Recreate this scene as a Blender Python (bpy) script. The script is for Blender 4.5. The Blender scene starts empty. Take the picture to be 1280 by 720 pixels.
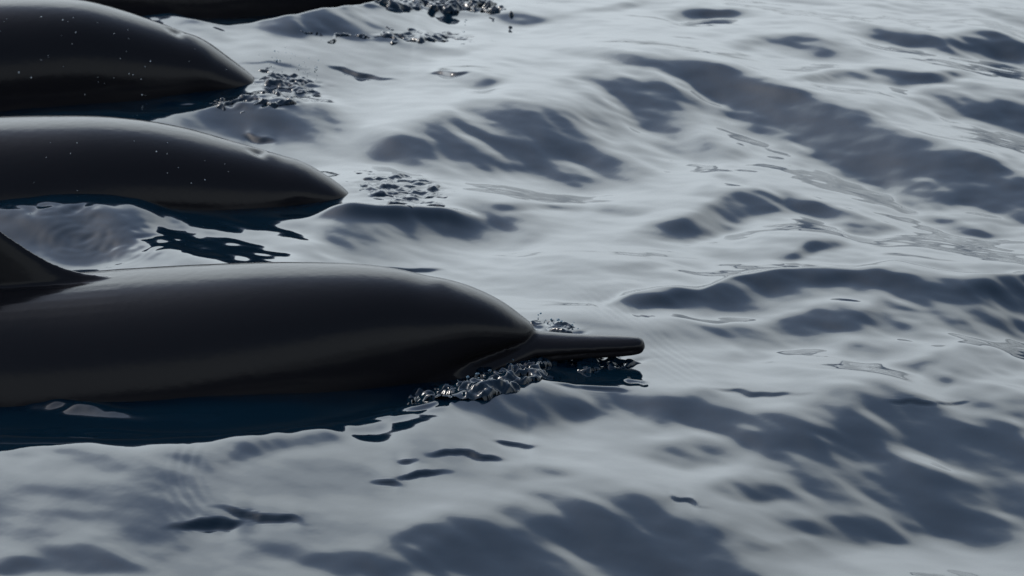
import bpy, bmesh, math
import numpy as np
from mathutils import Vector

# ------------------------------------------------------------------ camera, sky, sun
sc = bpy.context.scene
COL = sc.collection
CAM_H = 1.9                       # eye height above the sea, on the bow of a boat
PITCH = math.radians(16.0)
F = 5330.0 / 1280.0               # focal length in picture widths

cam_d = bpy.data.cameras.new("camera")
cam_d.sensor_width = 36.0
cam_d.lens = 36.0 * F
cam_d.clip_start = 0.1
cam_d.clip_end = 20000.0
cam_d.dof.use_dof = True
cam_d.dof.focus_distance = 6.5
cam_d.dof.aperture_fstop = 14.0
cam = bpy.data.objects.new("camera", cam_d)
COL.objects.link(cam)
cam.location = (0, 0, CAM_H)
cam.rotation_euler = (math.pi / 2 - PITCH, 0, 0)
sc.camera = cam

SUN_EL = math.radians(42.0)
SUN_AZ = math.radians(-54.0)      # from +Y (view direction) towards -X
world = bpy.data.worlds.new("World")
sc.world = world
world.use_nodes = True
wn = world.node_tree.nodes
wl = world.node_tree.links
sky = wn.new("ShaderNodeTexSky")
sky.sky_type = 'NISHITA'
sky.sun_disc = False
sky.sun_elevation = SUN_EL
sky.sun_rotation = SUN_AZ
sky.air_density = 1.0
sky.dust_density = 1.6
sky.ozone_density = 0.7
# a pale cloud sheet: closed towards the horizon, breaking up overhead into bluer sky
tcw = wn.new("ShaderNodeTexCoord")
sepw = wn.new("ShaderNodeSeparateXYZ")
wl.new(tcw.outputs["Generated"], sepw.inputs[0])
def wmath(op, a, b=None, c=None):
    m = wn.new("ShaderNodeMath"); m.operation = op
    for i, v in enumerate((a, b, c)):
        if v is None: continue
        if isinstance(v, (int, float)): m.inputs[i].default_value = v
        else: wl.new(v, m.inputs[i])
    return m.outputs[0]
zc_ = wmath('MAXIMUM', sepw.outputs["Z"], 0.03)
cv = wn.new("ShaderNodeCombineXYZ")
wl.new(wmath('DIVIDE', sepw.outputs["X"], zc_), cv.inputs[0])
wl.new(wmath('DIVIDE', sepw.outputs["Y"], zc_), cv.inputs[1])
cn = wn.new("ShaderNodeTexNoise")
cn.inputs["Scale"].default_value = 1.1
cn.inputs["Detail"].default_value = 4.0
cn.inputs["Roughness"].default_value = 0.5
wl.new(cv.outputs[0], cn.inputs["Vector"])
cover = wmath('MULTIPLY_ADD', cn.outputs["Fac"], 0.24, sepw.outputs["Z"])
cm = wn.new("ShaderNodeMapRange"); cm.interpolation_type = 'SMOOTHSTEP'
cm.inputs[1].default_value = 0.49; cm.inputs[2].default_value = 0.70
cm.inputs[3].default_value = 1.0; cm.inputs[4].default_value = 0.10
wl.new(cover, cm.inputs[0])
bw = wn.new("ShaderNodeRGBToBW")
wl.new(sky.outputs[0], bw.inputs[0])
cl = wn.new("ShaderNodeMix"); cl.data_type = 'RGBA'; cl.blend_type = 'MULTIPLY'
cl.inputs[0].default_value = 1.0
cloud_gain = wn.new("ShaderNodeMapRange")          # cloud dimmed towards the horizon, shaped to even out its brightness on the water
cloud_gain.inputs[1].default_value = 0.0; cloud_gain.inputs[2].default_value = 0.45
cloud_gain.inputs[3].default_value = 0.35; cloud_gain.inputs[4].default_value = 1.40
wl.new(sepw.outputs["Z"], cloud_gain.inputs[0])
wl.new(wmath('MULTIPLY', bw.outputs[0], cloud_gain.outputs[0]), cl.inputs[6])
cl.inputs[7].default_value = (1.87, 2.06, 2.20, 1)
mx = wn.new("ShaderNodeMix"); mx.data_type = 'RGBA'
wl.new(cm.outputs[0], mx.inputs[0])
wl.new(sky.outputs[0], mx.inputs[6])
wl.new(cl.outputs[2], mx.inputs[7])
bg = wn["Background"]
bg.inputs["Strength"].default_value = 0.12
wl.new(mx.outputs[2], bg.inputs[0])

sun_d = bpy.data.lights.new("sun", 'SUN')
sun_d.energy = 1.0
sun_d.angle = math.radians(12.0)
sun_d.color = (1.0, 0.95, 0.88)
sun = bpy.data.objects.new("sun", sun_d)
COL.objects.link(sun)
sv = Vector((math.sin(SUN_AZ) * math.cos(SUN_EL), math.cos(SUN_AZ) * math.cos(SUN_EL), math.sin(SUN_EL)))
sun.rotation_euler = sv.to_track_quat('Z', 'Y').to_euler()

sc.view_settings.view_transform = 'Standard'
sc.view_settings.look = 'None'
sc.view_settings.exposure = 0.93
sc.view_settings.gamma = 1.0
sc.render.engine = 'CYCLES'
sc.cycles.max_bounces = 8
sc.cycles.sample_clamp_indirect = 6.0

# ------------------------------------------------------------------ picture -> place
CP, SP = math.cos(PITCH), math.sin(PITCH)

def ray(px, py):
    a = (px - 640.0) / 1280.0 / F
    b = (360.0 - py) / 1280.0 / F
    return a, CP + b * SP, -SP + b * CP        # x, y, z (camera looks along +Y and down)

def on_water(px, py, z=0.0):
    dx, dy, dz = ray(px, py)
    t = (z - CAM_H) / dz
    return dx * t, dy * t

def on_plane(px, py, y):
    dx, dy, dz = ray(px, py)
    t = y / dy
    return dx * t, CAM_H + dz * t

def project(x, y, z):
    zz = z - CAM_H
    d = y * CP - zz * SP
    u = y * SP + zz * CP
    return 640.0 + x / d * F * 1280.0, 360.0 - u / d * F * 1280.0

# ------------------------------------------------------------------ materials
def new_mat(name):
    m = bpy.data.materials.new(name)
    m.use_nodes = True
    return m, m.node_tree.nodes, m.node_tree.links, m.node_tree.nodes["Principled BSDF"]

def water_material():
    m, n, l, p = new_mat("sea_water")
    p.inputs["Base Color"].default_value = (0.0011, 0.0066, 0.0128, 1)
    p.inputs["Roughness"].default_value = 0.035
    p.inputs["IOR"].default_value = 1.333
    tc = n.new("ShaderNodeTexCoord")
    mp = n.new("ShaderNodeMapping")
    mp.inputs["Rotation"].default_value = (0, 0, math.radians(20))
    mp.inputs["Scale"].default_value = (1.0, 0.7, 1.0)
    l.new(tc.outputs["Object"], mp.inputs[0])
    t1 = n.new("ShaderNodeTexNoise")
    t1.inputs["Scale"].default_value = 16.0
    t1.inputs["Detail"].default_value = 3.0
    t1.inputs["Roughness"].default_value = 0.45
    l.new(mp.outputs[0], t1.inputs["Vector"])
    b1 = n.new("ShaderNodeBump")
    b1.inputs["Strength"].default_value = 1.0
    b1.inputs["Distance"].default_value = 0.0006
    l.new(t1.outputs["Fac"], b1.inputs["Height"])
    l.new(b1.outputs[0], p.inputs["Normal"])
    return m

def skin_material():
    m, n, l, p = new_mat("wet_dolphin_skin")
    tc = n.new("ShaderNodeTexCoord")
    sep = n.new("ShaderNodeSeparateXYZ")
    l.new(tc.outputs["Object"], sep.inputs[0])
    # dark cape above, slightly paler brown-grey flank, pale belly (boundaries waver)
    nz = n.new("ShaderNodeTexNoise")
    nz.inputs["Scale"].default_value = 5.0
    nz.inputs["Detail"].default_value = 5.0
    l.new(tc.outputs["Object"], nz.inputs["Vector"])
    mad = n.new("ShaderNodeMath"); mad.operation = 'MULTIPLY_ADD'
    mad.inputs[1].default_value = 0.09
    l.new(nz.outputs["Fac"], mad.inputs[0])
    l.new(sep.outputs["Z"], mad.inputs[2])
    cr = n.new("ShaderNodeValToRGB")
    e = cr.color_ramp.elements
    e[0].position = 0.0; e[0].color = (0.16, 0.15, 0.15, 1)
    e[1].position = 1.0; e[1].color = (0.0055, 0.0055, 0.0065, 1)
    k = e.new(0.25); k.color = (0.0078, 0.0072, 0.0085, 1)
    k = e.new(0.62); k.color = (0.0082, 0.0077, 0.0092, 1)
    k = e.new(0.78); k.color = (0.0070, 0.0068, 0.0080, 1)
    mr = n.new("ShaderNodeMapRange")
    mr.inputs[1].default_value = -0.28
    mr.inputs[2].default_value = 0.20
    l.new(mad.outputs[0], mr.inputs[0])
    l.new(mr.outputs[0], cr.inputs[0])
    l.new(cr.outputs[0], p.inputs["Base Color"])
    nr = n.new("ShaderNodeTexNoise")
    nr.inputs["Scale"].default_value = 14.0
    nr.inputs["Detail"].default_value = 4.0
    ms = n.new("ShaderNodeMapping")
    ms.inputs["Scale"].default_value = (.35, 1.0, 1.6)
    l.new(tc.outputs["Object"], ms.inputs[0])
    l.new(ms.outputs[0], nr.inputs["Vector"])
    mr2 = n.new("ShaderNodeMapRange")
    mr2.inputs[3].default_value = 0.09
    mr2.inputs[4].default_value = 0.24
    l.new(nr.outputs["Fac"], mr2.inputs[0])
    l.new(mr2.outputs[0], p.inputs["Roughness"])
    p.inputs["IOR"].default_value = 1.19
    p.inputs["Specular IOR Level"].default_value = 0.5
    nb = n.new("ShaderNodeTexNoise")
    nb.inputs["Scale"].default_value = 60.0
    nb.inputs["Detail"].default_value = 3.0
    l.new(tc.outputs["Object"], nb.inputs["Vector"])
    b = n.new("ShaderNodeBump")
    b.inputs["Distance"].default_value = 0.0006
    b.inputs["Strength"].default_value = 0.6
    l.new(nb.outputs["Fac"], b.inputs["Height"])
    l.new(b.outputs[0], p.inputs["Normal"])
    return m

def plain(name, col, rough, ior=1.45, trans=0.0):
    m, n, l, p = new_mat(name)
    p.inputs["Base Color"].default_value = (*col, 1)
    p.inputs["Roughness"].default_value = rough
    p.inputs["IOR"].default_value = ior
    p.inputs["Transmission Weight"].default_value = trans
    return m

M_WATER = water_material()
M_SKIN = skin_material()
M_EYE = plain("dark_eye", (0.006, 0.005, 0.005), 0.05)
M_DROP = plain("whitened_drop", (0.75, 0.82, 0.86), 0.08, 1.333, 0.55)  # whitish base colour stands in for bright glints on clear drops
M_BUBBLE = plain("bubble_water", (0.16, 0.24, 0.30), 0.05, 1.333, 0.5)

# ------------------------------------------------------------------ dolphins: where they swim
Y1 = on_water(640, 455)[1]
Y2 = on_water(640, 240)[1]
Y3 = on_water(640, 112)[1]
Y4 = on_water(640, 6)[1]

# back outlines (picture points on the animal's middle plane), head to tail; tail goes on as (u, z)
DOLPHINS = [
    dict(y=Y1, tip=(806, 432), top=[(668, 411), (664, 405), (655, 399), (640, 388), (625, 378.5), (610, 371), (592, 363.5), (575, 357.5), (555, 353),
             (530, 349), (505, 343), (470, 338.5), (440, 336.5), (400, 335.5), (340, 336), (250, 340), (150, 346), (100, 350)],
         blowk=.05, tail=[(1.02, .12), (1.2, .085), (1.4, .02), (1.6, -.06), (1.78, -.12), (1.9, -.15)], depthk=1.0),
    dict(y=Y2, tip=(556, 262), top=[(440, 246), (437, 243), (430, 237), (415, 226), (400, 217), (385, 208.5), (370, 202), (354, 198), (347, 197.5), (336, 193), (318, 188),
             (280, 178), (220, 163), (160, 154), (100, 150.5), (0, 152)],
         tail=[(0.95, .10), (1.2, .03), (1.4, -.06), (1.6, -.16), (1.78, -.25), (1.9, -.30)], depthk=1.0),
    dict(y=Y3, tip=(420, 140), top=[(327, 110), (325, 106), (318, 98), (308, 90), (295, 80.5), (280, 70), (267, 60), (255, 52.5), (244, 47), (235, 44), (228, 43), (218, 38.5), (200, 32),
             (150, 16), (100, 4), (50, 0), (0, -1)],
         tail=[(0.85, .135), (1.02, .10), (1.2, .03), (1.4, -.07), (1.6, -.18), (1.78, -.27), (1.9, -.32)], depthk=1.0),
    dict(y=Y4, tip=(592, 22), top=[(490, -4), (487, -8), (478, -16), (466, -26), (452, -35), (438, -43), (424, -50), (410, -55), (395, -58), (380, -62), (350, -70),
             (300, -80), (240, -88), (170, -93), (100, -96)],
         tail=[(1.02, .12), (1.2, .06), (1.4, -.03), (1.6, -.13), (1.78, -.22), (1.9, -.26)], depthk=1.0),
]

def smooth_interp(xs, ys, q):
    """monotone cubic (Hermite) interpolation"""
    xs = np.asarray(xs, float); ys = np.asarray(ys, float); q = np.asarray(q, float)
    d = np.diff(ys) / np.diff(xs)
    m = np.empty_like(ys)
    m[0], m[-1] = d[0], d[-1]
    for i in range(1, len(xs) - 1):
        m[i] = 0.0 if d[i - 1] * d[i] <= 0 else 2 * d[i - 1] * d[i] / (d[i - 1] + d[i])
    i = np.clip(np.searchsorted(xs, q) - 1, 0, len(xs) - 2)
    h = xs[i + 1] - xs[i]
    t = np.clip((q - xs[i]) / h, 0, 1)
    return ((2 * t**3 - 3 * t**2 + 1) * ys[i] + (t**3 - 2 * t**2 + t) * h * m[i]
            + (-2 * t**3 + 3 * t**2) * ys[i + 1] + (t**3 - t**2) * h * m[i + 1])

def loft(bm, rings, cap=True):
    """rings: list of lists of 3D points, all of one length"""
    vs = [[bm.verts.new(p) for p in r] for r in rings]
    k = len(vs[0])
    for a, b in zip(vs[:-1], vs[1:]):
        for i in range(k):
            bm.faces.new((a[i], a[(i + 1) % k], b[(i + 1) % k], b[i]))
    if cap:
        bm.faces.new(list(reversed(vs[0])))
        bm.faces.new(vs[-1])

def ring(x, zt, zb, hw, k=40, e=0.92, y0=0.0):
    mid, half = (zt + zb) / 2, (zt - zb) / 2
    out = []
    for i in range(k):
        a = 2 * math.pi * i / k
        c, s = math.cos(a), math.sin(a)
        out.append((x, y0 + hw * math.copysign(abs(c) ** e, c), mid + half * math.copysign(abs(s) ** e, s)))
    return out

DEPTH_U = [.0, .012, .03, .06, .10, .16, .22, .30, .43, .58, .74, .90, 1.05, 1.2, 1.35, 1.5, 1.62, 1.74]
DEPTH_V = [.010, .028, .046, .076, .108, .168, .215, .262, .315, .350, .365, .350, .31, .255, .19, .13, .09, .055]
HALF_V = [.010, .031, .046, .063, .080, .100, .120, .142, .168, .186, .190, .178, .152, .118, .082, .052, .036, .022]

def build_dolphin(spec, label, group):
    y0 = spec['y']
    xt, zt_tip = on_plane(*spec['tip'], y0)
    us, zs = [], []
    for p in spec['top']:
        x, z = on_plane(*p, y0)
        us.append(xt - x); zs.append(z)
    for u, z in spec['tail']:
        if u > us[-1] + .04:
            us.append(u); zs.append(z)
    ua = us[0]                                        # where melon meets beak
    bm = bmesh.new()
    # trunk and melon
    q = np.concatenate([ua + np.array([0, .002, .005, .01, .016, .024, .034, .046, .06]), np.linspace(ua + .075, 1.90, 70)])
    top = smooth_interp(us, zs, q)
    dep = smooth_interp(DEPTH_U, DEPTH_V, np.clip(q - ua, 0, 1.74)) * spec['depthk']
    hwd = smooth_interp(DEPTH_U, HALF_V, np.clip(q - ua, 0, 1.74))
    loft(bm, [ring(-u, t, t - d, h, 56, .92 - .10 * min(1, max(0, (u - ua - .05) / .2))) for u, t, d, h in zip(q, top, dep, hwd)])
    # beak and lower face
    zroot = smooth_interp(us, zs, np.array([ua]))[0]
    zh = smooth_interp(us, zs, np.array([ua + .22]))[0]
    bl = ua
    bu = np.array([0, .003, .008, .018, .04, .08, .12, bl, bl + .05, bl + .10, bl + .16, bl + .24])
    ctr = smooth_interp([0, .06, bl, bl + .1, bl + .24], [zt_tip, zt_tip + (zroot - .030 - zt_tip) * .3, zroot - .030, zroot - .078, zh - .14], bu)
    bd = smooth_interp([0, .003, .008, .018, .04, .10, bl, bl + .05, bl + .10, bl + .16, bl + .24], [.009, .019, .025, .028, .031, .036, .050, .072, .100, .135, .17], bu)
    bw = smooth_interp([0, .003, .008, .018, .04, .10, bl, bl + .05, bl + .10, bl + .16, bl + .24], [.005, .012, .017, .021, .024, .029, .038, .054, .072, .090, .105], bu)
    loft(bm, [ring(-u, c + d / 2, c - d / 2, w, 32) for u, c, d, w in zip(bu, ctr, bd, bw)])
    # dorsal fin
    b0 = smooth_interp(us, zs, np.array([.86, 1.0, 1.18]))
    rings = []
    for t in np.linspace(0, 1, 22):
        h = -.035 + t * .235
        hh = max(h, 0) / .20
        lead = .865 + .30 * hh ** 0.80 + (.035 * hh)
        lead = .80 + .055 * (1 - math.exp(-hh * 18)) + .262 * hh ** .92
        trail = 1.16 + .055 * hh - .02 * math.sin(hh * math.pi) + .0
        trail = max(trail, lead + .006)
        zb = float(smooth_interp(us, zs, np.array([.95]))[0]) + h
        ch = trail - lead
        pts = []
        for i in range(24):
            a = 2 * math.pi * i / 24
            s = (1 - math.cos(a)) / 2
            th = .016 * (1 - .75 * hh) * math.sin(a) * (1 - .55 * s) * 1.3
            slope = (float(smooth_interp(us, zs, np.array([lead + s * ch]))[0]) - (zb - h)) * (1 - hh)
            pts.append((-(lead + s * ch), th, zb + slope))
        rings.append(pts)
    loft(bm, rings)
    # pectoral flippers
    zc = float(smooth_interp(us, zs, np.array([.44]))[0]) - .20
    for sgn in (-1, 1):
        rings = []
        for t in np.linspace(0, 1, 14):
            lead = .40 + .17 * t + .05 * t * t
            ch = .085 * (1 - t ** 2.2) + .006
            yy = sgn * (.09 + .15 * t); z0 = zc - .10 * t
            rings.append([(-(lead + (1 - math.cos(a)) / 2 * ch), yy + sgn * .004 * math.sin(a), z0 + .011 * (1 - .6 * t) * math.sin(a))
                          for a in [2 * math.pi * i / 16 for i in range(16)]])
        loft(bm, rings if sgn > 0 else rings[::-1])
    # flukes
    zf = smooth_interp(us, zs, np.array([1.74, 1.9])) - .03
    for sgn in (-1, 1):
        rings = []
        for t in np.linspace(0, 1, 14):
            lead = 1.70 + .17 * t ** 1.1
            ch = .17 * (1 - t ** 1.6) + .006
            rings.append([(-(lead + (1 - math.cos(a)) / 2 * ch), sgn * (-.01 + .24 * t), zf[0] + (zf[1] - zf[0]) * (lead + (1 - math.cos(a)) / 2 * ch - 1.74) / .16 + .009 * (1 - .6 * t) * math.sin(a))
                          for a in [2 * math.pi * i / 16 for i in range(16)]])
        loft(bm, rings if sgn > 0 else rings[::-1])
    bmesh.ops.recalc_face_normals(bm, faces=bm.faces[:])
    me = bpy.data.meshes.new("tmp")
    bm.to_mesh(me); bm.free()
    o = bpy.data.objects.new("tmp", me)
    COL.objects.link(o)
    r = o.modifiers.new("r", 'REMESH'); r.mode = 'VOXEL'; r.voxel_size = 0.0038 if y0 == Y1 else 0.0046; r.use_smooth_shade = True
    s = o.modifiers.new("s", 'SMOOTH'); s.factor = 0.5; s.iterations = 3
    dg = bpy.context.evaluated_depsgraph_get()
    me2 = bpy.data.meshes.new_from_object(o.evaluated_get(dg))
    bpy.data.objects.remove(o)
    # fine relief: mouth line, blowhole
    n = len(me2.vertices)
    co = np.empty(n * 3, np.float32); me2.vertices.foreach_get("co", co)
    nr = np.empty(n * 3, np.float32); me2.vertices.foreach_get("normal", nr)
    co = co.reshape(-1, 3); nr = nr.reshape(-1, 3)
    ne = len(me2.edges)
    ed = np.empty(ne * 2, np.int32); me2.edges.foreach_get("vertices", ed); ed = ed.reshape(-1, 2)
    deg = np.bincount(ed.ravel(), minlength=n).astype(np.float32)
    wgt = np.clip((-co[:, 0] - ua - .06) / .10, 0, 1) * np.clip((.80 + co[:, 0]) / .05, 0, 1)
    wgt = np.maximum(wgt, np.clip((-co[:, 0] - 1.22) / .05, 0, 1))
    fin = np.interp(-co[:, 0], us, zs)
    wgt = np.maximum(wgt, np.clip((fin - .02 - co[:, 2]) / .03, 0, 1) * np.clip((-co[:, 0] - ua - .06) / .10, 0, 1))
    for _ in range(30):
        for ax_ in range(3):
            acc = np.bincount(ed[:, 0], co[ed[:, 1], ax_], n) + np.bincount(ed[:, 1], co[ed[:, 0], ax_], n)
            co[:, ax_] += (wgt * .6 * (acc / deg - co[:, ax_])).astype(np.float32)
    me2.vertices.foreach_set("co", co.ravel()); me2.update()
    me2.vertices.foreach_get("normal", nr.reshape(-1))
    u = -co[:, 0]
    mz = np.interp(u, bu, ctr - .16 * bd)
    dm = (co[:, 2] - mz) / .0042
    w = np.exp(-dm ** 2) * np.clip((u - .004) / .01, 0, 1) * np.clip((bl + .07 - u) / .03, 0, 1)
    co -= nr * (w * .0055)[:, None]
    bh = spec.get('blow', ua + .165)
    bx = (u - bh) / .016
    by = co[:, 1] / .020
    up = np.clip(nr[:, 2], 0, 1)
    dz = spec.get('blowk', 1.0) * -.006 * np.exp(-((bx + .35 * by * by) ** 2) * 1.3 - by ** 2) + .002 * np.exp(-((u - bh + .026) / .016) ** 2 - (co[:, 1] / .03) ** 2)
    co[:, 2] += dz * up
    me2.vertices.foreach_set("co", co.ravel())
    me2.polygons.foreach_set("use_smooth", np.ones(len(me2.polygons), bool))
    me2.update()
    me2.materials.clear(); me2.materials.append(M_SKIN)
    me2.name = "dolphin"
    d = bpy.data.objects.new("dolphin", me2)
    COL.objects.link(d)
    d.location = (xt, y0, 0)
    d['label'] = label; d['category'] = 'dolphin'; d['group'] = group
    # eyes, just behind and above the corner of the mouth
    eu = ua + .105
    ez = float(np.interp(eu, bu, ctr)) + .012
    for sgn in (-1, 1):
        near = co[(np.abs(u - eu) < .006) & (np.abs(co[:, 2] - ez) < .006) & (co[:, 1] * sgn > 0)]
        if len(near) == 0:
            continue
        ey = float(np.abs(near[:, 1]).max())
        b2 = bmesh.new()
        bmesh.ops.create_uvsphere(b2, u_segments=16, v_segments=10, radius=.011)
        for v in b2.verts:
            v.co.z *= .75; v.co.y *= .6
        em = bpy.data.meshes.new("eye"); b2.to_mesh(em); b2.free()
        for pl in em.polygons: pl.use_smooth = True
        em.materials.append(M_EYE)
        eo = bpy.data.objects.new("eye", em); COL.objects.link(eo)
        eo.parent = d
        eo.location = (-eu, sgn * (ey - .0035), ez)
    return d, co, nr

LABELS = [
    "dark dolphin with its long slender beak and dorsal fin clear of the water",
    "dark glossy dolphin whose beak is just under a thin film of water",
    "dark dolphin speckled with droplets, its melon dipping straight into the sea",
    "dark dolphin swimming beyond the speckled one, its head hidden in spray",
]
built = [build_dolphin(sp, lb, "dolphins swimming side by side") for sp, lb in zip(DOLPHINS, LABELS)]

# ------------------------------------------------------------------ the sea surface
rng = np.random.default_rng(7)
X0, X1, DX = -1.36, 1.36, 0.0034
YA, YB, DY = 4.55, 10.2, 0.0050
NX = int((X1 - X0) / DX) + 1
NY = int((YB - YA) / DY) + 1
gx = X0 + np.arange(NX) * DX
gy = YA + np.arange(NY) * DY

def window(x, y):
    a = np.clip((x - X0) / .25, 0, 1) * np.clip((X1 - x) / .25, 0, 1)
    b = np.clip((y - YA) / .35, 0, 1) * np.clip((YB - y) / .8, 0, 1)
    w = a * b
    return w * w * (3 - 2 * w)

# wave faces: (px, py, half width, half height, tilt in degrees, slope); positive = face leaning to the viewer
FACES = [
    # long wave upper right
    (850, 95, 90, 26, 8, .20), (960, 130, 110, 34, 14, .28), (1060, 175, 130, 40, 20, .30), (1180, 215, 120, 34, 18, .30), (1270, 245, 70, 26, 14, .26),
    (650, 165, 130, 40, -4, .20), (560, 195, 90, 34, 8, .15), (730, 205, 80, 26, 4, .20), (800, 130, 70, 26, 10, .20), (860, 180, 60, 26, 20, .18),
    # smaller faces upper right
    (1000, 58, 80, 12, 6, .2), (1180, 50, 110, 14, 8, .18), (1250, 60, 50, 16, 12, .18), (1130, 97, 85, 8, 2, .22), (1040, 92, 40, 8, 0, .12),
    (1210, 130, 100, 15, 6, .2), (1270, 150, 60, 14, 10, .18), (1120, 148, 40, 8, 10, .14),
    (875, 18, 40, 7, 2, .16), (915, 20, 35, 7, 5, .14), (650, 22, 40, 8, -4, .16), (760, 10, 40, 6, 0, .1), (740, 66, 70, 10, 0, .06), (580, 100, 50, 12, -5, .1),
    # mid
    (890, 275, 75, 16, -14, 0.260), (960, 250, 60, 14, 8, 0.260), (905, 225, 35, 9, 0, 0.169), (1000, 262, 60, 13, 14, 0.195), (1090, 284, 45, 12, 14, 0.208), (1030, 304, 28, 8, 0, 0.182), (985, 315, 40, 7, -4, 0.156),
    (1130, 245, 35, 9, 18, 0.195), (1205, 285, 40, 9, 12, 0.182), (1250, 262, 40, 10, 20, 0.156), (670, 262, 36, 6, 0, 0.169), (770, 258, 40, 7, -6, 0.130), (830, 335, 40, 7, 0, 0.091), (1190, 250, 30, 8, 20, 0.130),
    # sharp crest right of the beak
    (830, 378, 80, 10, 3, .20), (930, 364, 90, 10, -4, .20), (1060, 358, 120, 12, -2, .22), (1190, 366, 110, 13, 3, .22), (1275, 364, 60, 13, 4, .2), (900, 393, 120, 7, -2, -.10), (1060, 386, 50, 5, 0, -.06),
    (940, 412, 120, 22, -4, .15), (1040, 403, 60, 12, 4, .12), (1200, 412, 110, 22, 2, .18), (1140, 382, 60, 14, 0, .2), (1265, 395, 50, 20, 0, .2),
    (1135, 455, 32, 10, 0, .18), (1180, 467, 24, 9, 10, .16), (1235, 458, 60, 16, 4, .18), (1085, 434, 30, 9, 0, .14), (930, 445, 40, 10, 0, .08),
    # broad faces lower right
    (660, 512, 90, 28, -4, 0.232), (800, 505, 120, 26, 6, 0.261), (930, 530, 120, 26, 10, 0.261), (1050, 545, 100, 24, 8, 0.232),
    (1180, 545, 130, 44, 10, 0.290), (1260, 580, 80, 60, 8, 0.290), (1270, 505, 60, 14, 18, 0.217), (1110, 505, 80, 18, 4, 0.217),
    (1000, 565, 60, 18, 8, 0.203), (1090, 610, 120, 28, 4, 0.290), (1220, 640, 110, 34, 6, 0.290), (1080, 660, 120, 20, 2, 0.261), (970, 615, 60, 14, 6, 0.203), (1010, 690, 60, 10, 0, 0.145),
    (860, 568, 50, 12, 2, 0.145), (690, 595, 40, 10, 0, 0.116),
    (1230, 600, 90, 40, 10, .12), (1180, 560, 80, 20, 8, .1),
    # bottom
    (640, 672, 120, 34, -12, .19), (760, 655, 120, 36, 6, .2), (860, 690, 110, 40, 22, .2), (700, 715, 160, 36, 0, .2), (540, 700, 90, 26, -14, .15), (440, 705, 60, 16, 0, .1),
    (1150, 722, 150, 14, 0, -.06),
    (110, 700, 90, 22, -4, .12), (20, 712, 50, 14, 0, .12), (60, 665, 60, 10, 0, .05), (330, 690, 60, 14, 0, .06),
    # around the near dolphin
    (180, 600, 110, 20, 6, .06), (330, 572, 60, 22, -16, .18), (450, 548, 90, 20, -16, .18), (540, 530, 70, 18, -16, .12), (60, 585, 70, 8, 0, .06),
    # beside the second dolphin
    (560, 282, 90, 22, 4, .15), (620, 278, 40, 18, 10, .14), (480, 300, 60, 14, 0, .08), (510, 232, 60, 16, 4, .08),
    (430, 160, 60, 14, 30, .05), (350, 125, 40, 10, 0, .05),
    # water leaning to the viewer between the animals
    (330, 55, 130, 26, 0, .11), (230, 40, 60, 14, 0, .10), (430, 45, 60, 20, 0, .08), (340, 160, 110, 30, 12, .08), (180, 146, 90, 8, 0, .08),
    (100, 305, 120, 28, 0, .12), (-20, 290, 60, 20, 0, .1), (200, 325, 80, 10, 0, .08),
    (335, 308, 125, 24, 0, -.19), (230, 300, 40, 14, 0, -.06), (155, 538, 52, 6, 0, .30), (60, 535, 18, 4, 0, .26),
    # between the far dolphins
    (430, 25, 60, 9, -4, .12), (540, 18, 70, 10, 0, .13), (610, 22, 40, 7, 0, .12), (360, 70, 50, 8, 0, .08), (440, 68, 60, 7, 0, .07), (560, 60, 60, 6, 0, .06), (600, 100, 30, 9, 0, .12),
]
# short steep facets leaning hard to the viewer
FACETS = [
    (582, 582, 40, 1.9, 4, 0.75), (522, 604, 32, 1.9, -10, 0.75), (482, 616, 18, 1.6, 6, 0.75), (510, 587, 16, 1.0, 2, 0.75), (637, 565, 24, 1.6, -2, 0.75),
    (258, 665, 34, 2.7, -6, 0.90), (325, 655, 44, 1.9, 8, 0.75), (735, 482, 44, 2.3, 2, 0.90),
    (790, 469, 14, 1.9, 20, 0.75),
    (450, 102, 36, 1.6, 4, 0.90), (335, 101, 40, 1.6, 4, 0.45), (560, 92, 20, 1.2, -6, 0.75), (500, 339, 40, 1.6, 0, 0.56), (320, 180, 16, 1.2, 6, 0.75),
    (1146, 502, 30, 1.6, 2, 0.38), (1190, 500, 18, 1.2, 2, 0.38), (858, 627, 22, 1.2, 16, 0.56), (950, 489, 50, 1.6, 4, 0.30),
    (245, 143, 30, 1.9, 4, 0.75), (210, 138, 16, 1.6, 0, 0.56),
]

def bumps(px, py, lst, p):
    s = np.zeros_like(px)
    for cx, cy, rx, ry, an, a in lst:
        ca, sa = math.cos(math.radians(an)), math.sin(math.radians(an))
        R = max(rx, ry) * 2.0
        j = np.where(np.any(np.abs(py - cy) < R, axis=1))[0]
        i = np.where(np.any(np.abs(px - cx) < R, axis=0))[0]
        if len(j) == 0 or len(i) == 0:
            continue
        sl = (slice(j[0], j[-1] + 1), slice(i[0], i[-1] + 1))
        dx, dy = px[sl] - cx, py[sl] - cy
        u = (dx * ca + dy * sa) / rx
        v = (-dx * sa + dy * ca) / ry
        s[sl] += a * np.exp(-(u * u + v * v) ** p)
    return s

def spectral(nx, ny, dx, dy, fn, seed):
    r = np.random.default_rng(seed)
    n = r.standard_normal((ny, nx))
    kx = 2 * np.pi * np.fft.fftfreq(nx, dx)[None, :]
    ky = 2 * np.pi * np.fft.rfftfreq(ny, dy)[:, None] if False else 2 * np.pi * np.fft.fftfreq(ny, dy)[:, None]
    k = np.hypot(kx, ky); k[0, 0] = 1
    S = fn(k, kx, ky); S[0, 0] = 0
    return np.real(np.fft.ifft2(np.fft.fft2(n) * S))

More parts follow.
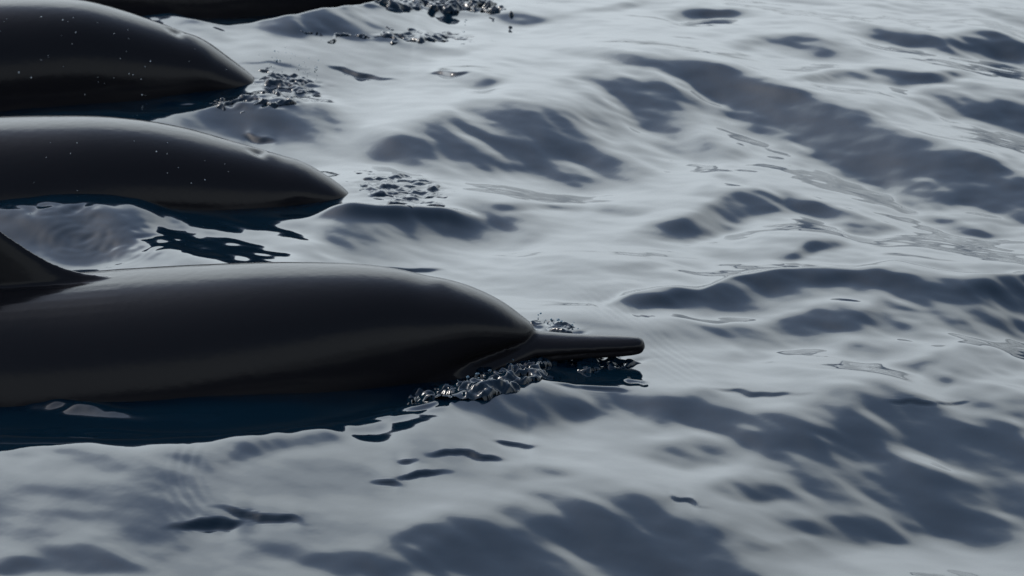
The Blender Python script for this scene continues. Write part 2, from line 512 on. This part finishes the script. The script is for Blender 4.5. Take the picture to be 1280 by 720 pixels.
def slope_solve(s, dx, dy, eps, l0):
    """height field whose rise with distance best follows s; long undulations held down"""
    ny, nx = s.shape
    kx = 2 * np.pi * np.fft.fftfreq(nx, dx)[None, :]
    ky = 2 * np.pi * np.fft.fftfreq(ny, dy)[:, None]
    den = ky ** 2 + eps * kx ** 2 + (2 * np.pi / l0) ** 2
    return np.real(np.fft.ifft2(np.fft.fft2(s) * (-1j * ky) / den))

WARP_L = [(.42, .5, 17), (.16, .22, 29)]

def make_slope(gx, gy, h, seed, feather=None):
    Xg, Yg = np.meshgrid(gx, gy)
    px, py = project(Xg, Yg, h)
    # ragged outlines
    wx = 14 * np.sin(px / 47 + py / 19) + 8 * np.sin(px / 21 - py / 11 + 1.3) + 5 * np.sin(px / 11 + py / 6.1 + 2.)
    wy = 4.5 * np.sin(px / 61 - py / 17 + .4) + 3.0 * np.sin(px / 27 + py / 9 + 2.2) + 1.6 * np.sin(px / 12 - py / 5.3 + .7)
    s = bumps(px + wx, py + wy, FACES, 1.5)
    far = np.clip(1.55 - .6 * py / 720, .9, 1.6)
    if feather is not None:
        s = s * (1 + feather)
    s = np.where(s > 0, np.tanh(1.15 * s / .29) * .29 * far, s)
    fx = 5 * np.sin(px / 8.3 + py / 3.1) + .2 * wx
    fy = .9 * np.sin(px / 13.7 + py / 5 + .6) + .5 * np.sin(px / 4.9 + 1.9) + .35 * wy
    s += bumps(px + fx, py + fy, FACETS, 2.0)
    return s * window(Xg, Yg)

# coarse pass: find where the faces land once the surface has risen
c = 4
h = np.zeros((len(gy[::c]), len(gx[::c])))
for it in range(6):
    hn = slope_solve(make_slope(gx[::c], gy[::c], h, 0), DX * c, DY * c, .05, 3.2)
    h = .5 * h + .5 * hn if it else hn * .7
# lift to the fine grid
def upsample(a, xs, ys, xq, yq):
    t = np.empty((a.shape[0], len(xq)))
    for r in range(a.shape[0]):
        t[r] = np.interp(xq, xs, a[r])
    o = np.empty((len(yq), len(xq)))
    for k in range(len(xq)):
        o[:, k] = np.interp(yq, ys, t[:, k])
    return o
h0 = upsample(h, gx[::c], gy[::c], gx, gy)
def spec_feather(k, kx, ky):
    lam = 2 * np.pi / k
    th = np.arctan2(ky, kx)
    return (.04 + np.cos(th - math.radians(36)) ** 6) * k ** -1.3 * np.exp(-(lam / .30) ** 2) * np.exp(-(.03 / lam) ** 2)
feather = spectral(NX, NY, DX, DY, spec_feather, 77)
feather = np.clip(.30 * feather / feather.std(), -.9, .9)
H = slope_solve(make_slope(gx, gy, h0, 0, feather), DX, DY, .05, 3.2)
_s = make_slope(gx, gy, h0, 0); _d = np.gradient(H, DY, axis=0)
print('slopes', [(float(_s[m].mean()), float(_d[m].mean())) for m in (_s > .2, (_s > .1) & (_s < .2), np.abs(_s) < .02)])

XG, YG = np.meshgrid(gx, gy)
# water lies calmer and level beside the animals
calm = np.zeros_like(H)
for sp, (d, co, nr) in zip(DOLPHINS, built):
    xt = d.location.x
    inx = np.clip((xt - XG + .10) / .25, 0, 1)
    calm = np.maximum(calm, inx * np.exp(-((YG - sp['y']) / .19) ** 4))
H *= 1 - .85 * calm

# random ripples
def spec_fn(k, kx, ky):
    lam = 2 * np.pi / k
    th = np.arctan2(ky, kx)
    direc = .35 + .65 * np.cos(th - math.radians(46)) ** 2
    return direc * k ** -3.0 * np.exp(-(lam / .42) ** 2) * np.exp(-(.030 / lam) ** 2)
rip = spectral(NX, NY, DX, DY, spec_fn, 11)
rip *= .047 / np.std(np.diff(rip, axis=0) / DY)
patch = spectral(NX, NY, DX, DY, lambda k, kx, ky: np.exp(-(k * .35) ** 2), 5)
patch = np.clip(.8 + .35 * patch / patch.std(), .25, 1.6)
H += rip * patch * np.clip((YG - 4.3) / 2.0 + .2 * XG, .5, 1) * window(XG, YG) * (1 - .35 * calm)

def spec_fine(k, kx, ky):
    lam = 2 * np.pi / k
    th = np.arctan2(ky, kx)
    return (.25 + .75 * np.cos(th - math.radians(42)) ** 2) * k ** -2.2 * np.exp(-(lam / .14) ** 2) * np.exp(-(.028 / lam) ** 2)
fine = spectral(NX, NY, DX, DY, spec_fine, 31)
fine *= .027 / np.std(np.diff(fine, axis=0) / DY)
breeze = np.clip((YG - 5.3) / 2.0 + XG * .45, .25, 1.25) * np.clip(patch, .4, 1.4)
H += fine * breeze * window(XG, YG) * (1 - .6 * calm)

def path_field(pts, w_far, w_near, height):
    """ridge along a picture path: steep flank away from the viewer, gentle flank towards"""
    A = np.array([p[2] if len(p) > 2 else 1.0 for p in pts])
    P = np.array([on_water(p[0], p[1], height * a) for p, a in zip(pts, A)])
    o = np.argsort(P[:, 0]); P = P[o]; A = A[o]
    yc = smooth_interp(P[:, 0], P[:, 1], gx)
    am = smooth_interp(P[:, 0], A, gx)
    am = np.where((gx < P[0, 0]), A[0] * np.exp(-((gx - P[0, 0]) / .08) ** 2), am)
    am = np.where((gx > P[-1, 0]), A[-1] * np.exp(-((gx - P[-1, 0]) / .05) ** 2), am)
    d = YG - yc[None, :]
    return height * am[None, :] * np.where(d > 0, np.exp(-(d / w_far) ** 2), np.exp(-(d / w_near) ** 2))

# bow wave and trough of the near dolphin
H += path_field([(0, 560), (120, 564), (240, 560), (330, 552), (430, 534), (520, 512), (600, 488, .9), (660, 470, .6)], .16, .30, .028)
H -= path_field([(0, 505), (150, 515), (300, 520), (430, 505), (520, 488), (600, 465, .5)], .10, .10, .020)
# film of water heaped against the second and third dolphins
H += path_field([(-60, 262, .6), (20, 254, .8), (70, 248), (115, 243), (165, 250), (220, 264, .6), (300, 272, .35), (380, 268, .6), (430, 254, .9), (470, 262, .6), (555, 262, .3)], .08, .16, .035)
H += path_field([(-40, 150, .5), (120, 142, .6), (200, 138, 1), (280, 132, .8), (330, 124, 1), (390, 132, .6)], .06, .14, .022)
H += path_field([(60, 14, .5), (170, 22, .8), (205, 20, .9), (240, 24, 1), (290, 31, .9), (340, 27, 1), (400, 19, 1), (470, 9, .8), (520, 8, .5)], .07, .42, .050)
# sharp-topped crest ahead of the beak
H += path_field([(750, 384, .2), (800, 366, .7), (835, 360, .9), (870, 363, .8), (920, 348, 1), (1000, 343, 1), (1060, 344, .9), (1115, 334, 1.1), (1180, 346, .9), (1230, 351, .9), (1300, 348, .8)], .035, .085, .018)
# the second dolphin's beak lifts a thin welt of water; thin lips of water along the near flank
H += path_field([(425, 270, .6), (470, 264, 1), (515, 259, 1), (552, 257, .8)], .022, .030, .013)
H += path_field([(-40, 482, 1), (30, 489, 1), (100, 499, 1), (170, 511, .4)], .016, .020, .007)
# broken water
def churn(lst, lam, amp, seed):
    px, py = project(XG, YG, H)
    m = np.clip(bumps(px, py, [(a, b, c_, d_, e_, 1.0 * f_) for a, b, c_, d_, e_, f_ in lst], 1.6), 0, 1)
    n = spectral(NX, NY, DX, DY, lambda k, kx, ky: k ** -1.2 * np.exp(-(2 * np.pi / k / lam) ** 2) * np.exp(-(.026 / (2 * np.pi / k)) ** 2), seed)
    n /= n.std()
    n = .6 + n - .35 * np.abs(n)
    return amp * m * n
H += churn([(640, 462, 60, 14, -22, 1), (575, 490, 60, 9, -16, 1), (500, 512, 60, 6, -14, .7), (740, 450, 60, 9, 0, .8), (700, 412, 40, 8, 8, .8)], .09, .0015, 21)
H += churn([(500, 236, 54, 16, 4, .7), (360, 108, 42, 14, 4, 1), (330, 128, 60, 7, -4, 1), (540, 4, 75, 9, 0, 1.3), (520, 46, 60, 6, 0, .7), (60, 505, 80, 8, 4, .6)], .09, .0015, 22)
H += churn([(150, 300, 90, 22, 0, .35), (60, 262, 90, 12, 0, .5)], .06, .0010, 23)

# ring ripples and fine parallel ripples
def rings(cx, cy, r0, r1, lam, amp):
    x0, y0 = on_water(cx, cy)
    r = np.hypot(XG - x0, YG - y0)
    return amp * np.cos(2 * np.pi * r / lam) * np.clip((r - r0) / .02, 0, 1) * np.clip((r1 - r) / (.5 * (r1 - r0)), 0, 1) if r1 > r0 else 0
H += rings(97, 305, 0, .09, .020, .00014) + rings(160, 320, 0, .06, .018, .00012)
def front(cx, cy, rx, ry, tilt, lam, amp):
    px, py = project(XG, YG, H)
    m = bumps(px, py, [(cx, cy, rx, ry, tilt, 1)], 1.5)
    x0, y0 = on_water(cx, cy)
    return m, x0, y0
m, x0, y0 = front(838, 448, 42, 22, 40, 0, 0)
H += m * .00028 * np.cos(2 * np.pi * ((XG - x0) * .8 + (YG - y0) * .6 * .5) / .012)
m, x0, y0 = front(760, 382, 50, 18, 20, 0, 0)
H += m * .00028 * np.cos(2 * np.pi * ((XG - x0) * .9 + (YG - y0) * .3) / .013)
m, x0, y0 = front(232, 605, 26, 50, 8, 0, 0)
rr = np.hypot(XG - x0 - .22, (YG - y0) * .8)
H += m * .00025 * np.cos(2 * np.pi * rr / .016)

# whole sea: the fine patch plus a growing grid out to the horizon
def grow(start, step, end, rate):
    out, v, s = [], start, step
    while abs(v) < abs(end):
        s *= rate; v += s; out.append(v)
    return out
xl = grow(X0, -DX, -6000, 1.12)[::-1]
xr = grow(X1, DX, 6000, 1.12)
ya = []
v, s = YA, DY
while v > -60:
    s *= 1.12; v -= s; ya.append(v)
ya = ya[::-1]
yb = grow(YB, DY, 9000, 1.10)
ax = np.array(xl + list(gx) + xr); ay = np.array(ya + list(gy) + yb)
AX, AY = np.meshgrid(ax, ay)
Z = np.zeros_like(AX)
spx = np.gradient(ax)[None, :]; spy = np.gradient(ay)[:, None]
out_w = 1 - window(AX, AY)
sp_max = np.maximum(spx, spy)
for k in range(46):
    lam = .09 * (60 ** (k / 45.0))
    th = math.radians(62) + rng.normal(0, .8)
    ph = rng.uniform(0, 2 * np.pi)
    a = .022 * lam / (2 * np.pi) * 1.5
    f = np.clip(lam / (5 * sp_max) - .6, 0, 1)
    if lam > 1.2: a *= .7
    Z += (a * f * out_w) * np.sin(2 * np.pi / lam * (AX * math.cos(th) + AY * math.sin(th)) + ph)
ix, iy = len(xl), len(ya)
Z[iy:iy + NY, ix:ix + NX] += H

nvx, nvy = len(ax), len(ay)
verts = np.stack([AX, AY, Z], -1).reshape(-1, 3).astype(np.float32)
i0 = (np.arange(nvy - 1)[:, None] * nvx + np.arange(nvx - 1)[None, :]).ravel()
quads = np.stack([i0, i0 + 1, i0 + nvx + 1, i0 + nvx], -1).astype(np.int32)
sea_me = bpy.data.meshes.new("sea")
sea_me.vertices.add(len(verts)); sea_me.vertices.foreach_set("co", verts.ravel())
sea_me.loops.add(quads.size); sea_me.loops.foreach_set("vertex_index", quads.ravel())
sea_me.polygons.add(len(quads))
sea_me.polygons.foreach_set("loop_start", np.arange(0, quads.size, 4, dtype=np.int32))
sea_me.polygons.foreach_set("use_smooth", np.ones(len(quads), bool))
sea_me.update(calc_edges=True)
sea_me.materials.append(M_WATER)
sea = bpy.data.objects.new("sea", sea_me)
COL.objects.link(sea)
sea['kind'] = 'structure'
print("sea", sea_me.vertices.__len__(), "H range", float(H.min()), float(H.max()))

def water_z(x, y):
    j = int(np.clip(round((y - YA) / DY), 0, NY - 1)); i = int(np.clip(round((x - X0) / DX), 0, NX - 1))
    return float(H[j, i])

# ------------------------------------------------------------------ spray and bubbles
def blobs(name, pts, mat, label, category, seg=1):
    bm = bmesh.new()
    for x, y, z, r in pts:
        res = bmesh.ops.create_icosphere(bm, subdivisions=seg, radius=r)
        k = rng.uniform(.7, 1.3)
        for v in res['verts']:
            v.co = (v.co.x * k + x, v.co.y + y, v.co.z * .85 + z)
    me = bpy.data.meshes.new(name); bm.to_mesh(me); bm.free()
    for p in me.polygons: p.use_smooth = True
    me.materials.append(mat)
    o = bpy.data.objects.new(name, me); COL.objects.link(o)
    o['kind'] = 'stuff'; o['label'] = label; o['category'] = category
    return o

def strip(path, n, spread, rmin, rmax, lift):
    P = np.array(path, float); out = []
    for _ in range(n):
        t = rng.uniform(0, len(P) - 1); i = int(t); f = t - i
        a = P[i] * (1 - f) + P[min(i + 1, len(P) - 1)] * f
        x, y = on_water(a[0] + rng.normal(0, spread), a[1] + rng.normal(0, spread * .35))
        r = rmin * (rmax / rmin) ** (rng.random() ** 2.2)
        out.append((x, y, water_z(x, y) + rng.random() ** 2 * lift + r * .1, r))
    return out
def splash(name, lst, amp, lift, label, lam=.034, seed=1, step=(.0016, .0026)):
    """broken water: a finer heaped sheet that rises out of the sea and sinks back under it at its rim"""
    bx = [on_water(p[0] + sx * p[2] * 1.5, p[1] + sy * max(p[3], p[2] * .4) * 1.7) for p in lst for sx in (-1, 1) for sy in (-1, 1)]
    xs = np.arange(min(q[0] for q in bx), max(q[0] for q in bx), step[0])
    ys = np.arange(min(q[1] for q in bx), max(q[1] for q in bx), step[1])
    sx, sy = np.meshgrid(xs, ys)
    fi = np.clip((sx - X0) / DX, 0, NX - 2); fj = np.clip((sy - YA) / DY, 0, NY - 2)
    i, j = fi.astype(int), fj.astype(int); fi -= i; fj -= j
    base = (H[j, i] * (1 - fi) + H[j, i + 1] * fi) * (1 - fj) + (H[j + 1, i] * (1 - fi) + H[j + 1, i + 1] * fi) * fj
    px, py = project(sx, sy, base)
    def nz(l0, l1, sd):
        v = spectral(len(xs), len(ys), step[0], step[1], lambda k, kx, ky: k ** -1.4 * np.exp(-(2 * np.pi / k / l0) ** 2) * np.exp(-(l1 / (2 * np.pi / k)) ** 2), sd)
        return v / v.std()
    wob = nz(.12, .03, seed + 7)
    m = np.clip(bumps(px + 9 * wob, py + 4 * wob, [(*q[:5], 1.0) for q in lst], 1.4), 0, 1.15)
    a_, b_ = nz(lam * 1.5, .016, seed), nz(lam * 2.4, .026, seed + 1)
    n = .7 - np.abs(a_) * .45 + .75 * b_ + .13 * nz(.022, .008, seed + 2)
    cov = np.clip((m - .25) / .35, 0, 1); cov = cov * cov * (3 - 2 * cov)
    z = base + cov * (lift + amp * n * m) - (1 - cov) * .006
    keep = (cov > .02)
    idx = -np.ones(sx.size, int)
    q0 = (np.arange(len(ys) - 1)[:, None] * len(xs) + np.arange(len(xs) - 1)[None, :])
    kq = keep[:-1, :-1] & keep[1:, :-1] & keep[:-1, 1:] & keep[1:, 1:]
    f = q0[kq]
    quads = np.stack([f, f + 1, f + len(xs) + 1, f + len(xs)], -1)
    used = np.unique(quads); idx[used] = np.arange(len(used))
    vv = np.stack([sx.ravel(), sy.ravel(), z.ravel()], -1)[used]
    me = bpy.data.meshes.new(name); me.from_pydata(vv.tolist(), [], idx[quads].tolist())
    me.polygons.foreach_set("use_smooth", np.ones(len(me.polygons), bool)); me.update()
    me.materials.append(M_WATER)
    o = bpy.data.objects.new(name, me); COL.objects.link(o)
    o['kind'] = 'stuff'; o['label'] = label; o['category'] = 'splash'

splash("water_splash", [(668, 452, 40, 13, -10), (636, 472, 46, 13, -24), (590, 490, 44, 10, -18), (545, 500, 34, 5, -14), (740, 452, 60, 8, 0)],
       .0042, .003, "lumpy splash of dark water heaped under the long beak", .040, 3)
splash("water_splash", [(692, 408, 34, 7, 8)], .003, .002, "small ripple of broken water behind the base of the long beak", .030, 5)
splash("water_splash", [(498, 236, 62, 19, 4)], .0026, .0008, "wrinkled dome of water over the film-covered dolphin's beak", .045, 9)
splash("water_splash", [(358, 104, 40, 12, 4), (320, 128, 60, 5, -4)], .0042, .0015, "churned water where the speckled dolphin's head dips under", .040, 13, (.002, .003))
splash("water_splash", [(540, 4, 78, 8, 2), (600, 8, 26, 6, 8)], .0055, .004, "ragged splash around the hidden head of the farthest dolphin", .045, 17, (.002, .003))
splash("water_splash", [(520, 46, 70, 5, 0), (440, 46, 60, 3, 2)], .0026, .001, "narrow streak of ruffled water near the farthest dolphin's head", .035, 23, (.002, .003))
blobs("water_bubbles", strip([(690, 445), (665, 460), (630, 476), (580, 494), (520, 506)], 70, 9, .0008, .0032, .012)
      + strip([(690, 448), (760, 450), (800, 440)], 25, 6, .0008, .0025, .004)
      + strip([(668, 400), (690, 408), (720, 415)], 20, 3, .0008, .003, .010),
      M_BUBBLE, "small bubbles and drops flicked up beneath the long beak", "bubbles", 2)
blobs("spray", strip([(470, 0), (540, 2), (615, 8)], 70, 10, .001, .0035, .03)
      + strip([(330, 96), (390, 100)], 30, 9, .0008, .0022, .02), M_BUBBLE, "fine spray of droplets above the churned far water", "spray", 1)

def skin_drops(idx, n, name, label):
    d, co, nr = built[idx]
    L = d.location
    cand = np.where((nr[:, 1] < -.25) & (co[:, 2] > -.02) & (-co[:, 0] < .9) & (-co[:, 0] > .18))[0]
    pick = rng.choice(cand, n, replace=False)
    blobs(name, [(co[i, 0] + L.x, co[i, 1] + L.y, co[i, 2], .0007 + .0013 * rng.random() ** 3) for i in pick], M_DROP, label, "droplets", 1)
skin_drops(2, 75, "water_droplets", "tiny water droplets, coloured whitish for their glints, sprinkled over the flank of the most speckled dolphin")
skin_drops(1, 22, "water_droplets", "sparse water droplets, coloured whitish for their glints, on the flank of the film-covered dolphin")
